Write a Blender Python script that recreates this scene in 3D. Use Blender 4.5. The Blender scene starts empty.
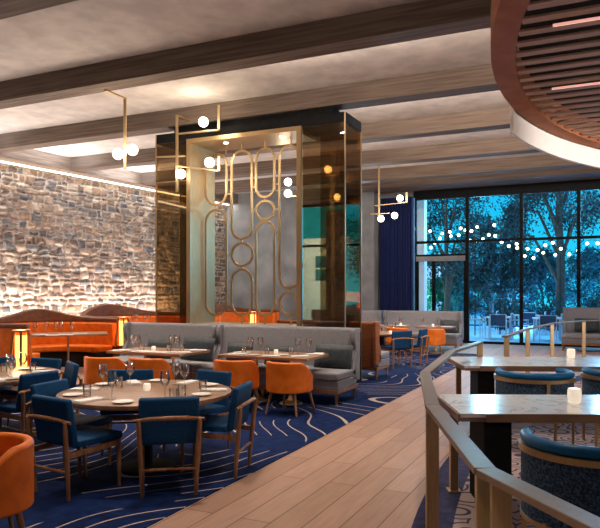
import bpy, bmesh, math, random
from mathutils import Vector, Matrix
random.seed(7)
sc = bpy.context.scene
col = sc.collection
# ---------------------------------------------------------------- camera
H, F, YH = 1.62, 651.0, 291.0
TH = math.atan(305/651.0)
cth, sth = math.cos(TH), math.sin(TH)
cam = bpy.data.cameras.new('camera'); co = bpy.data.objects.new('camera', cam); col.objects.link(co)
co.location = (0, 0, H); co.rotation_euler = (math.pi/2, 0, TH)
cam.sensor_width = 36; cam.lens = 36*F/600; cam.shift_y = (YH-264)/600; cam.clip_start = .05; cam.clip_end = 300
sc.camera = co
try: sc.cycles.transparent_max_bounces = 32
except Exception: pass
sc.view_settings.view_transform = 'Standard'; sc.view_settings.look = 'None'
sc.view_settings.exposure = 0.0; sc.view_settings.gamma = 1.0; sc.view_settings.use_curve_mapping = False
# ---------------------------------------------------------------- world: dusk sky
w = bpy.data.worlds.new('dusk'); sc.world = w; w.use_nodes = True
nt = w.node_tree; N = nt.nodes; L = nt.links
bg = N['Background']; tc = N.new('ShaderNodeTexCoord'); sx = N.new('ShaderNodeSeparateXYZ'); cr = N.new('ShaderNodeValToRGB')
L.new(tc.outputs['Generated'], sx.inputs[0]); L.new(sx.outputs['Z'], cr.inputs[0]); L.new(cr.outputs[0], bg.inputs[0])
e = cr.color_ramp.elements
e[0].position = 0.0; e[0].color = (.02, .55, .80, 1)
e[1].position = .6; e[1].color = (.004, .12, .40, 1)
m_ = cr.color_ramp.elements.new(.14); m_.color = (.006, .40, .70, 1)
bg.inputs[1].default_value = 1.35
# ---------------------------------------------------------------- lights
def spot(x, y, z, power, ang=95, c=(1, .80, .62), tgt=None, blend=.7, r=.06):
    l = bpy.data.lights.new('downlight_or_fill', 'SPOT'); l.energy = power; l.spot_size = math.radians(ang); l.spot_blend = blend
    l.color = c; l.shadow_soft_size = r
    o = bpy.data.objects.new('downlight_or_fill', l); col.objects.link(o); o.location = (x, y, z)
    if tgt: o.rotation_euler = (Vector(tgt)-Vector((x, y, z))).to_track_quat('-Z', 'Y').to_euler()
    return o
def area(x, y, z, sx_, sy_, power, rot, c=(1, .8, .62), spread=180):
    l = bpy.data.lights.new('cove_or_fill', 'AREA'); l.shape = 'RECTANGLE'; l.size = sx_; l.size_y = sy_; l.energy = power; l.color = c
    l.spread = math.radians(spread)
    o = bpy.data.objects.new('cove_or_fill', l); col.objects.link(o); o.location = (x, y, z); o.rotation_euler = rot
    return o
WARM = (1, .80, .62); NEUT = (1, .84, .70)
# downlights recessed in the beam soffits
for (x, y, p, a) in [(-3.6, 5.2, 420, 80), (-3.0, 2.6, 300, 80), (-6.1, 5.2, 420, 80), (-1.2, 5.2, 260, 80), (.6, 5.2, 420, 80),
                     (-4.5, 7.95, 420, 80), (-6.6, 7.95, 380, 80), (-8.8, 7.95, 420, 80), (-2.0, 7.95, 330, 80), (.4, 7.95, 340, 80),
                     (-2.4, 10.55, 330, 80), (-9.6, 10.55, 420, 80), (-2.6, 13.2, 330, 80), (-4.6, 13.2, 420, 80), (-10.2, 13.2, 380, 80),
                     (-5.6, 15.8, 380, 80), (-3.6, 15.8, 380, 80), (-1, 15.8, 200, 80), (-8.5, 15.8, 300, 90), (-3.0, 18.1, 200, 80), (2, 18.1, 160, 90)]:
    spot(x, y, 4.8, p, a)
# added strip lights hidden behind each beam to brighten the ceiling coffers
for (y, p) in [(2.95, 8), (5.5, 20), (8.22, 200), (10.82, 380), (13.42, 320), (16.02, 160), (18.37, 30)]:
    area(.6, y, 4.86, 11, .06, p, (math.radians(148), 0, 0), NEUT)
# cool daylight-white troughs of the coffers near the stone wall
for (y, p) in [(9.3, 9), (11.9, 34), (14.5, 30)]:
    area(-12.2, y, 4.75, .5, 1.6, p, (math.pi, 0, 0), (.86, .93, 1))
# stone wall grazers (top cove and the strip behind the booths)
WD = math.radians(5.3)
area(-12.97, 13, 4.76, .1, 15, 120, (0, math.radians(-8), -WD), (1, .90, .80))
area(-12.85, 11.7, .62, .12, 11.4, 680, (math.pi, math.radians(20), -WD), (1, .90, .80))
# added spots at the right wall, no real fittings, brightening slatted disc and bulkhead
for y in (3.5, 7.0, 10.5): spot(6.8, y, 2.3, 420, 120, (1, .82, .68), (1.5, y+2.0, 4.3), 1.0, .15)
spot(5.5, 9.5, 3.7, 2100, 70, (1, .90, .82), (-.5, 13.5, 4.0), .8, .1)  # added spot that brightens the white bulkhead
spot(-.4, .4, 4.8, 520, 75); spot(-10.6, 11.2, 4.3, 60, 60, tgt=(-6.6, 11.9, 2.2))  # added spots: one for the near rail posts, one for the gold panel
# added unseen point lights brightening the terrace, foliage and facades
for (x, y, z, p, c) in [(-4, 24.5, 4.2, 500, (.25, .7, 1)), (0, 24.5, 4.2, 600, (.2, .6, 1)), (3.5, 24.5, 4.2, 500, (.2, .6, 1)), (-9, 33, 1.2, 500, (.3, 1, .8)), (-3.4, 31.5, .8, 700, (.1, .45, 1)), (.6, 31.5, .8, 700, (.1, .45, 1)), (-7.5, 40, 4, 900, (.3, .75, 1)), (-9.6, 24.0, 3.6, 1800, (.65, .85, 1)), (-11, 40, 3.0, 500, (.5, .8, 1))]:
    l = bpy.data.lights.new('terrace_fill', 'POINT'); l.energy = p; l.color = c; l.shadow_soft_size = .3
    o = bpy.data.objects.new('terrace_fill', l); col.objects.link(o); o.location = (x, y, z)
# ---------------------------------------------------------------- pixel rays -> points on real planes
def ray(px, py):
    t = (px-300)/F; return Vector((cth*t-sth, cth+sth*t, (YH-py)/F))
def at(px, py, z):
    d = ray(px, py); k = (z-H)/d.z; return Vector((d.x*k, d.y*k, z))
def aty(px, py, y):
    d = ray(px, py); k = y/d.y; return Vector((d.x*k, y, H+d.z*k))
def pd(px, dep, z=0):
    d = ray(px, YH); return Vector((d.x*dep, d.y*dep, z))
# ---------------------------------------------------------------- materials
def newmat(n):
    m = bpy.data.materials.new(n); m.use_nodes = True
    return m, m.node_tree.nodes, m.node_tree.links, m.node_tree.nodes['Principled BSDF']
def noise_mat(n, c1, c2, scale=8, rough=.6, metal=0, bump=0, stretch=(1, 1, 1), detail=4, spec=.5, sheen=0, r1=.35, r2=.65):
    m, N, L, b = newmat(n)
    tc = N.new('ShaderNodeTexCoord'); mp = N.new('ShaderNodeMapping'); mp.inputs['Scale'].default_value = stretch
    no = N.new('ShaderNodeTexNoise'); no.inputs['Scale'].default_value = scale; no.inputs['Detail'].default_value = detail
    cr = N.new('ShaderNodeValToRGB'); cr.color_ramp.elements[0].position = r1; cr.color_ramp.elements[1].position = r2
    cr.color_ramp.elements[0].color = (*c1, 1); cr.color_ramp.elements[1].color = (*c2, 1)
    L.new(tc.outputs['Object'], mp.inputs[0]); L.new(mp.outputs[0], no.inputs[0]); L.new(no.outputs[0], cr.inputs[0]); L.new(cr.outputs[0], b.inputs['Base Color'])
    b.inputs['Roughness'].default_value = rough; b.inputs['Metallic'].default_value = metal
    b.inputs['Specular IOR Level'].default_value = spec
    if sheen: b.inputs['Sheen Weight'].default_value = sheen
    if bump:
        bp = N.new('ShaderNodeBump'); bp.inputs['Strength'].default_value = bump; bp.inputs['Distance'].default_value = .02
        L.new(no.outputs[0], bp.inputs['Height']); L.new(bp.outputs[0], b.inputs['Normal'])
    return m
def emit_mat(n, c, s, base=(.8, .8, .8)):
    m, N, L, b = newmat(n); b.inputs['Base Color'].default_value = (*base, 1)
    b.inputs['Emission Color'].default_value = (*c, 1); b.inputs['Emission Strength'].default_value = s
    b.inputs['Roughness'].default_value = .4
    return m
def glass_mat(n, tint=(1, 1, 1), refl=.12, rough=.02, k=.6):
    m = bpy.data.materials.new(n); m.use_nodes = True; N = m.node_tree.nodes; L = m.node_tree.links; N.clear()
    o = N.new('ShaderNodeOutputMaterial'); mx = N.new('ShaderNodeMixShader'); tr = N.new('ShaderNodeBsdfTransparent'); g = N.new('ShaderNodeBsdfGlossy')
    lw = N.new('ShaderNodeLayerWeight'); lw.inputs['Blend'].default_value = .35
    ma = N.new('ShaderNodeMath'); ma.operation = 'MULTIPLY_ADD'; ma.inputs[1].default_value = k; ma.inputs[2].default_value = refl; ma.use_clamp = True
    L.new(lw.outputs['Fresnel'], ma.inputs[0]); L.new(ma.outputs[0], mx.inputs[0])
    tr.inputs[0].default_value = (*tint, 1); g.inputs['Roughness'].default_value = rough; g.inputs['Color'].default_value = (*[min(1, .25+t*.75) for t in tint], 1)
    L.new(tr.outputs[0], mx.inputs[1]); L.new(g.outputs[0], mx.inputs[2]); L.new(mx.outputs[0], o.inputs[0])
    return m
M = {}
M['wood'] = noise_mat('oak_wood', (.20, .085, .035), (.34, .16, .07), 5, .42, stretch=(6, 6, 1), detail=6)
M['tablewood'] = noise_mat('table_oak', (.23, .125, .075), (.35, .205, .125), 4, .28, stretch=(1, 9, 3), detail=6)
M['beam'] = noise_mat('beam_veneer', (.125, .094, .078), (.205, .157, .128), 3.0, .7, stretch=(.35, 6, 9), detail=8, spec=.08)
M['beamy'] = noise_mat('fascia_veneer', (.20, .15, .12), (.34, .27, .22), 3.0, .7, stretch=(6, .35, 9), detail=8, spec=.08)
M['plaster'] = noise_mat('ceiling_plaster', (.46, .42, .40), (.60, .55, .52), 3, .85, bump=.25, detail=8)
M['blue'] = noise_mat('blue_upholstery', (.002, .038, .115), (.004, .056, .165), 60, .6, spec=.18)
M['orange'] = noise_mat('orange_leather', (.62, .125, .006), (.76, .175, .010), 9, .5, spec=.3)
M['brownleather'] = noise_mat('brown_leather', (.10, .038, .018), (.17, .065, .03), 10, .5)
M['greyfab'] = noise_mat('grey_fabric', (.19, .197, .228), (.235, .242, .278), 40, .85, bump=.1, spec=.2)
M['darkpillow'] = noise_mat('dark_pillow_fabric', (.012, .02, .03), (.03, .045, .06), 30, .6)
M['brass'] = noise_mat('brushed_brass', (.49, .345, .18), (.57, .41, .225), 12, .38, metal=.75, stretch=(8, 8, .5))
M['brasssoft'] = noise_mat('satin_brass_lining', (.46, .32, .145), (.55, .395, .19), 10, .42, metal=.5, stretch=(6, 6, .5))
M['brassdk'] = noise_mat('aged_brass', (.42, .28, .13), (.47, .31, .15), 12, .42, metal=.5, stretch=(8, 8, .5))
M['bronze'] = noise_mat('bronze_rail', (.27, .19, .13), (.31, .22, .15), 10, .38, metal=.55, stretch=(3, 3, 3))
M['black'] = noise_mat('black_metal', (.006, .006, .007), (.012, .012, .013), 10, .75, spec=.15)
M['frame'] = noise_mat('dark_window_metal', (.003, .004, .005), (.006, .007, .009), 10, .6, spec=.1)
M['white'] = noise_mat('white_china', (.72, .70, .67), (.80, .78, .75), 5, .25)
M['linen'] = noise_mat('white_linen', (.70, .70, .71), (.80, .80, .80), 60, .8)
M['glass'] = glass_mat('clear_glass', (.985, .99, .99), .07, k=.8)
M['smoked'] = glass_mat('bronze_tinted_glass', (.66, .55, .39), .14, k=.4)
M['pane'] = glass_mat('window_glass', (.96, .99, 1), .0, rough=.4, k=.03)
M['globe'] = emit_mat('opal_globe_lit', (1, .86, .66), 9)
M['votive'] = emit_mat('lit_votive', (1, .82, .60), .55)
M['flame'] = emit_mat('lamp_glow', (1, .58, .22), 7)
M['bulb'] = emit_mat('string_bulb_lit', (1, .80, .48), 6)
M['led'] = emit_mat('led_strip_lit', (1, .40, .30), .75)
M['ledw'] = emit_mat('cove_led_lit', (1, .82, .62), 4)
M['slat'] = noise_mat('walnut_slat', (.34, .20, .14), (.42, .26, .19), 4, .7, stretch=(1, 8, 8))
M['ring'] = noise_mat('walnut_ring', (.25, .085, .038), (.34, .125, .055), 3, .6, stretch=(1, 1, 8), spec=.08)
M['whitewall'] = noise_mat('white_bulkhead_paint', (.70, .67, .64), (.76, .73, .70), 2, .7)
M['concrete'] = noise_mat('grey_plaster', (.15, .16, .175), (.25, .265, .28), 1.6, .8, bump=.1, detail=8)
M['curtain'] = noise_mat('navy_curtain', (.003, .010, .075), (.006, .02, .13), 20, .8)
M['navytex'] = noise_mat('navy_boucle', (.005, .028, .075), (.09, .20, .34), 70, .8, bump=.3, r1=.42, r2=.75)
M['bluepipe'] = noise_mat('blue_leather', (.003, .11, .30), (.006, .14, .36), 10, .4, spec=.25)
M['amber'] = glass_mat('amber_glass', (1, .55, .22), .10)
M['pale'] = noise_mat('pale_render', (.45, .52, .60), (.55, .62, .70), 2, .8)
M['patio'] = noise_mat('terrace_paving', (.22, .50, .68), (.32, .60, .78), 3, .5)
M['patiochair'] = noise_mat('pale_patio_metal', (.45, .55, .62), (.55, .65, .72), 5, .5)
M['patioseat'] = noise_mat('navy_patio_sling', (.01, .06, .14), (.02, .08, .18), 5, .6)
M['bark'] = noise_mat('bark', (.02, .018, .015), (.05, .04, .03), 8, .9)
M['leafdark'] = noise_mat('dark_foliage', (.006, .03, .035), (.015, .06, .06), 3, .8)
M['leafmid'] = noise_mat('blue_green_foliage', (.01, .08, .10), (.03, .16, .16), 3, .8)
M['leafgreen'] = noise_mat('green_foliage', (.02, .16, .09), (.05, .28, .14), 3, .8)
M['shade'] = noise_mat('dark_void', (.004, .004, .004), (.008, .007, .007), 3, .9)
M['red'] = emit_mat('red_sign_lit', (1, .06, .08), 5); M['ambersign'] = emit_mat('amber_sign_lit', (1, .45, .08), 5)
def marble():
    m, N, L, b = newmat('white_marble')
    tc = N.new('ShaderNodeTexCoord'); no = N.new('ShaderNodeTexNoise'); no.inputs['Scale'].default_value = 2.2; no.inputs['Detail'].default_value = 9; no.inputs['Distortion'].default_value = 1.6
    cr = N.new('ShaderNodeValToRGB'); r = cr.color_ramp; r.elements[0].position = .44; r.elements[0].color = (.88, .89, .92, 1); r.elements[1].position = .54; r.elements[1].color = (.88, .89, .92, 1)
    x = r.elements.new(.5); x.color = (.52, .52, .55, 1); x = r.elements.new(.485); x.color = (.82, .83, .85, 1); x = r.elements.new(.515); x.color = (.82, .83, .85, 1)
    L.new(tc.outputs['Object'], no.inputs[0]); L.new(no.outputs[0], cr.inputs[0]); L.new(cr.outputs[0], b.inputs['Base Color']); b.inputs['Roughness'].default_value = .16
    return m
M['marble'] = marble()
def floor_mat():
    m, N, L, b = newmat('plank_floor')
    tc = N.new('ShaderNodeTexCoord'); mp = N.new('ShaderNodeMapping'); mp.inputs['Rotation'].default_value = (0, 0, math.pi/2)
    br = N.new('ShaderNodeTexBrick'); br.inputs['Scale'].default_value = 1; br.inputs['Brick Width'].default_value = 1.7; br.inputs['Row Height'].default_value = .235
    br.inputs['Mortar Size'].default_value = .005; br.inputs['Color1'].default_value = (.335, .205, .155, 1); br.inputs['Color2'].default_value = (.43, .28, .22, 1); br.inputs['Mortar'].default_value = (.10, .055, .04, 1)
    br.offset_frequency = 2; br.offset = .37
    mp2 = N.new('ShaderNodeMapping'); mp2.inputs['Scale'].default_value = (14, 1.2, 1)
    no = N.new('ShaderNodeTexNoise'); no.inputs['Scale'].default_value = 2; no.inputs['Detail'].default_value = 8
    mx = N.new('ShaderNodeMixRGB'); mx.blend_type = 'MULTIPLY'; mx.inputs[0].default_value = .55
    L.new(tc.outputs['Object'], mp.inputs[0]); L.new(mp.outputs[0], br.inputs[0]); L.new(tc.outputs['Object'], mp2.inputs[0]); L.new(mp2.outputs[0], no.inputs[0])
    cr = N.new('ShaderNodeValToRGB'); cr.color_ramp.elements[0].position = .3; cr.color_ramp.elements[0].color = (.6, .58, .58, 1); cr.color_ramp.elements[1].position = .7
    L.new(no.outputs[0], cr.inputs[0]); L.new(br.outputs[0], mx.inputs[1]); L.new(cr.outputs[0], mx.inputs[2]); L.new(mx.outputs[0], b.inputs['Base Color'])
    b.inputs['Roughness'].default_value = .42
    return m
M['floor'] = floor_mat()
def carpet_mat():
    m, N, L, b = newmat('blue_line_carpet')
    tc = N.new('ShaderNodeTexCoord'); mp = N.new('ShaderNodeMapping'); mp.inputs['Location'].default_value = (3.1, 1.7, 0)
    no = N.new('ShaderNodeTexNoise'); no.noise_dimensions = '2D'; no.inputs['Scale'].default_value = .33; no.inputs['Detail'].default_value = .6
    mu = N.new('ShaderNodeMath'); mu.operation = 'MULTIPLY'; mu.inputs[1].default_value = 21
    fr = N.new('ShaderNodeMath'); fr.operation = 'FRACT'
    lt = N.new('ShaderNodeMath'); lt.operation = 'LESS_THAN'; lt.inputs[1].default_value = .085
    n2 = N.new('ShaderNodeTexNoise'); n2.noise_dimensions = '2D'; n2.inputs['Scale'].default_value = .9; n2.inputs['Detail'].default_value = 0
    gt = N.new('ShaderNodeMath'); gt.operation = 'GREATER_THAN'; gt.inputs[1].default_value = .36
    an = N.new('ShaderNodeMath'); an.operation = 'MULTIPLY'
    n3 = N.new('ShaderNodeTexNoise'); n3.inputs['Scale'].default_value = 9; n3.inputs['Detail'].default_value = 6
    c3 = N.new('ShaderNodeValToRGB'); c3.color_ramp.elements[0].position = .3; c3.color_ramp.elements[0].color = (.002, .007, .038, 1); c3.color_ramp.elements[1].position = .7; c3.color_ramp.elements[1].color = (.005, .020, .095, 1)
    mx = N.new('ShaderNodeMixRGB'); mx.inputs[2].default_value = (.36, .30, .27, 1)
    L.new(tc.outputs['Object'], mp.inputs[0]); L.new(mp.outputs[0], no.inputs[0]); L.new(no.outputs[0], mu.inputs[0]); L.new(mu.outputs[0], fr.inputs[0]); L.new(fr.outputs[0], lt.inputs[0])
    L.new(tc.outputs['Object'], n2.inputs[0]); L.new(n2.outputs[0], gt.inputs[0]); L.new(lt.outputs[0], an.inputs[0]); L.new(gt.outputs[0], an.inputs[1])
    L.new(tc.outputs['Object'], n3.inputs[0]); L.new(n3.outputs[0], c3.inputs[0]); L.new(c3.outputs[0], mx.inputs[1]); L.new(an.outputs[0], mx.inputs[0]); L.new(mx.outputs[0], b.inputs['Base Color'])
    b.inputs['Roughness'].default_value = .95; b.inputs['Specular IOR Level'].default_value = .1
    return m
M['carpet'] = carpet_mat()
def swirl_mat():
    m, N, L, b = newmat('swirl_carpet')
    tc = N.new('ShaderNodeTexCoord'); vo = N.new('ShaderNodeTexVoronoi'); vo.inputs['Scale'].default_value = 3.2
    mu = N.new('ShaderNodeMath'); mu.operation = 'MULTIPLY'; mu.inputs[1].default_value = 5
    fr = N.new('ShaderNodeMath'); fr.operation = 'FRACT'; lt = N.new('ShaderNodeMath'); lt.operation = 'LESS_THAN'; lt.inputs[1].default_value = .28
    mx = N.new('ShaderNodeMixRGB'); mx.inputs[1].default_value = (.36, .27, .27, 1); mx.inputs[2].default_value = (.035, .03, .07, 1)
    L.new(tc.outputs['Object'], vo.inputs[0]); L.new(vo.outputs[0], mu.inputs[0]); L.new(mu.outputs[0], fr.inputs[0]); L.new(fr.outputs[0], lt.inputs[0]); L.new(lt.outputs[0], mx.inputs[0]); L.new(mx.outputs[0], b.inputs['Base Color'])
    b.inputs['Roughness'].default_value = .95
    return m
M['swirl'] = swirl_mat()
M['navycarpet'] = noise_mat('navy_border_carpet', (.006, .012, .055), (.03, .028, .10), 12, .95)
def stone_mat():
    m, N, L, b = newmat('stone_masonry'); at_ = N.new('ShaderNodeAttribute'); at_.attribute_name = 'stone'
    tc = N.new('ShaderNodeTexCoord'); no = N.new('ShaderNodeTexNoise'); no.inputs['Scale'].default_value = 14; no.inputs['Detail'].default_value = 6
    cr = N.new('ShaderNodeValToRGB'); cr.color_ramp.elements[0].position = .25; cr.color_ramp.elements[0].color = (.55, .52, .5, 1); cr.color_ramp.elements[1].position = .7; cr.color_ramp.elements[1].color = (1.1, 1.1, 1.1, 1)
    mx = N.new('ShaderNodeMixRGB'); mx.blend_type = 'MULTIPLY'; mx.inputs[0].default_value = .8
    L.new(tc.outputs['Object'], no.inputs[0]); L.new(no.outputs[0], cr.inputs[0]); L.new(at_.outputs['Color'], mx.inputs[1]); L.new(cr.outputs[0], mx.inputs[2]); L.new(mx.outputs[0], b.inputs['Base Color'])
    bp = N.new('ShaderNodeBump'); bp.inputs['Strength'].default_value = .5; bp.inputs['Distance'].default_value = .02
    L.new(no.outputs[0], bp.inputs['Height']); L.new(bp.outputs[0], b.inputs['Normal']); b.inputs['Roughness'].default_value = .75
    return m
M['stone'] = stone_mat()
# ---------------------------------------------------------------- mesh builder
class MB:
    def __init__(s): s.v = []; s.f = []
    def add(s, vs, fs):
        o = len(s.v); s.v += [tuple(v) for v in vs]; s.f += [tuple(i+o for i in f) for f in fs]; return s
    def box(s, c, d, rz=0, rx=0, ry=0):
        R = Matrix.Rotation(rz, 3, 'Z') @ Matrix.Rotation(ry, 3, 'Y') @ Matrix.Rotation(rx, 3, 'X'); c = Vector(c)
        vs = [c + R @ Vector((d[0]/2*a, d[1]/2*b, d[2]/2*e)) for a in (-1, 1) for b in (-1, 1) for e in (-1, 1)]
        return s.add(vs, [(0, 1, 3, 2), (4, 6, 7, 5), (0, 4, 5, 1), (2, 3, 7, 6), (0, 2, 6, 4), (1, 5, 7, 3)])
    def bx(s, x0, x1, y0, y1, z0, z1): return s.box(((x0+x1)/2, (y0+y1)/2, (z0+z1)/2), (x1-x0, y1-y0, z1-z0))
    def tube(s, pts, r, n=10, flat=None, closed=False):
        pts = [Vector(p) for p in pts]; k = len(pts); rs = r if isinstance(r, (list, tuple)) else [r]*k
        rings = []; up = None
        for i, p in enumerate(pts):
            if closed: t = (pts[(i+1) % k]-pts[i-1]).normalized()
            else: t = (pts[min(i+1, k-1)]-pts[max(i-1, 0)]).normalized()
            if up is None:
                up = Vector((0, 0, 1)) if abs(t.z) < .9 else Vector((0, 1, 0))
            a = t.cross(up).normalized(); b = a.cross(t).normalized(); up = b
            if flat:   # rectangular section flat=(wa, wb)
                ring = [p + a*flat[0]/2*i_ + b*flat[1]/2*j_ for i_, j_ in ((-1, -1), (1, -1), (1, 1), (-1, 1))]
            else: ring = [p + (a*math.cos(q*2*math.pi/n)+b*math.sin(q*2*math.pi/n))*rs[i] for q in range(n)]
            rings.append(ring)
        m = len(rings[0]); vs = [v for g in rings for v in g]; fs = []
        for i in range(k if closed else k-1):
            j = (i+1) % k
            for q in range(m): fs.append((i*m+q, i*m+(q+1) % m, j*m+(q+1) % m, j*m+q))
        if not closed: fs.append(tuple(range(m))[::-1]); fs.append(tuple((k-1)*m+q for q in range(m)))
        return s.add(vs, fs)
    def lathe(s, prof, n=20, c=(0, 0, 0)):
        vs = []; fs = []; k = len(prof)
        for (r, z) in prof:
            for q in range(n): a = q*2*math.pi/n; vs.append((c[0]+r*math.cos(a), c[1]+r*math.sin(a), c[2]+z))
        for i in range(k-1):
            for q in range(n): fs.append((i*n+q, i*n+(q+1) % n, (i+1)*n+(q+1) % n, (i+1)*n+q))
        fs.append(tuple(range(n))[::-1]); fs.append(tuple((k-1)*n+q for q in range(n)))
        return s.add(vs, fs)
    def prism(s, poly, ax, lo, hi):
        # poly: 2-D points; ax: 'x' -> (y,z), 'y' -> (x,z), 'z' -> (x,y)
        def p3(p, h): return {'x': (h, p[0], p[1]), 'y': (p[0], h, p[1]), 'z': (p[0], p[1], h)}[ax]
        n = len(poly); vs = [p3(p, lo) for p in poly]+[p3(p, hi) for p in poly]
        fs = [tuple(range(n))[::-1], tuple(range(n, 2*n))]+[(i, (i+1) % n, n+(i+1) % n, n+i) for i in range(n)]
        return s.add(vs, fs)
    def sphere(s, c, r, n=16, m=10, sq=(1, 1, 1)):
        vs = []; fs = []
        for i in range(m+1):
            th = math.pi*i/m
            for q in range(n):
                a = 2*math.pi*q/n; vs.append((c[0]+r*sq[0]*math.sin(th)*math.cos(a), c[1]+r*sq[1]*math.sin(th)*math.sin(a), c[2]+r*sq[2]*math.cos(th)))
        for i in range(m):
            for q in range(n): fs.append((i*n+q, (i+1)*n+q, (i+1)*n+(q+1) % n, i*n+(q+1) % n))
        return s.add(vs, fs)
    def band(s, inner, outer, z0, z1, closed=False):
        # inner/outer: lists of 2-D points; z0/z1 lists of heights per point
        k = len(inner); vs = []
        for i in range(k): vs += [(*inner[i], z0[i]), (*outer[i], z0[i]), (*outer[i], z1[i]), (*inner[i], z1[i])]
        fs = []
        for i in range(k if closed else k-1):
            j = (i+1) % k
            for q in range(4): fs.append((i*4+q, j*4+q, j*4+(q+1) % 4, i*4+(q+1) % 4))
        if not closed: fs += [(0, 1, 2, 3), tuple((k-1)*4+q for q in (3, 2, 1, 0))]
        return s.add(vs, fs)
    def build(s, name, mat, parent=None, smooth=False, bevel=0, seg=2, sub=0):
        me = bpy.data.meshes.new(name); me.from_pydata(s.v, [], s.f); me.update()
        bm = bmesh.new(); bm.from_mesh(me); bmesh.ops.remove_doubles(bm, verts=bm.verts, dist=1e-5); bmesh.ops.recalc_face_normals(bm, faces=bm.faces); bm.to_mesh(me); bm.free()
        me.materials.append(M[mat] if isinstance(mat, str) else mat)
        o = bpy.data.objects.new(name, me); col.objects.link(o)
        if parent: o.parent = parent
        if bevel:
            b = o.modifiers.new('bevel', 'BEVEL'); b.width = bevel; b.segments = seg; b.limit_method = 'ANGLE'; b.angle_limit = math.radians(35)
        if sub:
            q = o.modifiers.new('sub', 'SUBSURF'); q.levels = sub; q.render_levels = sub
        if smooth or bevel:
            for p in me.polygons: p.use_smooth = True
            if not sub:
                me.set_sharp_from_angle(angle=math.radians(40)) if hasattr(me, 'set_sharp_from_angle') else None
        return o
def tag(o, label, cat, group=None, kind=None):
    o['label'] = label; o['category'] = cat
    if group: o['group'] = group
    if kind: o['kind'] = kind
    return o
def thing(name, label, cat, loc=(0, 0, 0), rz=0, group=None):
    o = bpy.data.objects.new(name, None); col.objects.link(o); o.location = loc; o.rotation_euler = (0, 0, rz); o.empty_display_size = .1
    return tag(o, label, cat, group)
def struct(o, label=None):
    o['kind'] = 'structure'
    if label: o['label'] = label
    return o
def copy_tree(o, parent=None):
    c = o.copy(); col.objects.link(c)
    if parent: c.parent = parent
    for ch in list(o.children): copy_tree(ch, c)
    return c
def place(proto, used, loc, rz, label, group=None):
    o = proto if not used else copy_tree(proto)
    used.append(o); o.location = loc; o.rotation_euler = (0, 0, rz); o['label'] = label
    if group: o['group'] = group
    return o
def smoothpath(pts, n=8, closed=False):
    pts = [Vector(p) for p in pts]; out = []; k = len(pts)
    for i in range(k if closed else k-1):
        g = lambda j: pts[j % k] if closed else pts[max(0, min(k-1, j))]
        a, b, c, d = g(i-1), g(i), g(i+1), g(i+2)
        for q in range(n):
            t = q/n; out.append(.5*((2*b)+(c-a)*t+(2*a-5*b+4*c-d)*t*t+(3*b-a-3*c+d)*t**3))
    if not closed: out.append(pts[-1])
    return out
# ================================================================ SETTING
ZC, ZB = 5.15, 4.82
XR, YF, YN = 7.0, 20.5, -3.0
def swx(y): return -13.25+(y-12.9)*.093          # stone wall face
struct(MB().bx(-15.2, XR+.2, YN-.2, YF+.15, -.2, 0).build('floor', 'floor'), 'pinkish oak plank floor')
struct(MB().bx(-15.2, XR+.2, YN-.2, YF+.15, ZC, ZC+.2).build('ceiling', 'plaster'), 'pale textured plaster ceiling')
struct(MB().bx(XR, XR+.2, YN, YF, 0, ZC).build('wall_right', 'concrete'))
struct(MB().bx(-15.2, XR, YN-.2, YN, 0, ZC).build('wall_back', 'concrete'))
# beams with the fascia along the stone wall
for i, y in enumerate([-.35, 2.4, 5.1, 7.79, 10.39, 13.0, 15.6, 17.95]):
    xl = swx(y)+.42
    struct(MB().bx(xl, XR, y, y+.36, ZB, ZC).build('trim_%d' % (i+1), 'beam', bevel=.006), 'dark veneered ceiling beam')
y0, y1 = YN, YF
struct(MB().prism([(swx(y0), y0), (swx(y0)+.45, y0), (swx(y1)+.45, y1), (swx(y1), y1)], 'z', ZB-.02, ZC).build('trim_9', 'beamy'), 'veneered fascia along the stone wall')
struct(MB().prism([(swx(y0)+.02, y0), (swx(y0)+.07, y0), (swx(y1)+.07, y1), (swx(y1)+.02, y1)], 'z', ZB-.06, ZB-.021).build('trim_10', 'ledw'), 'lit cove strip above the stone wall')
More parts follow.
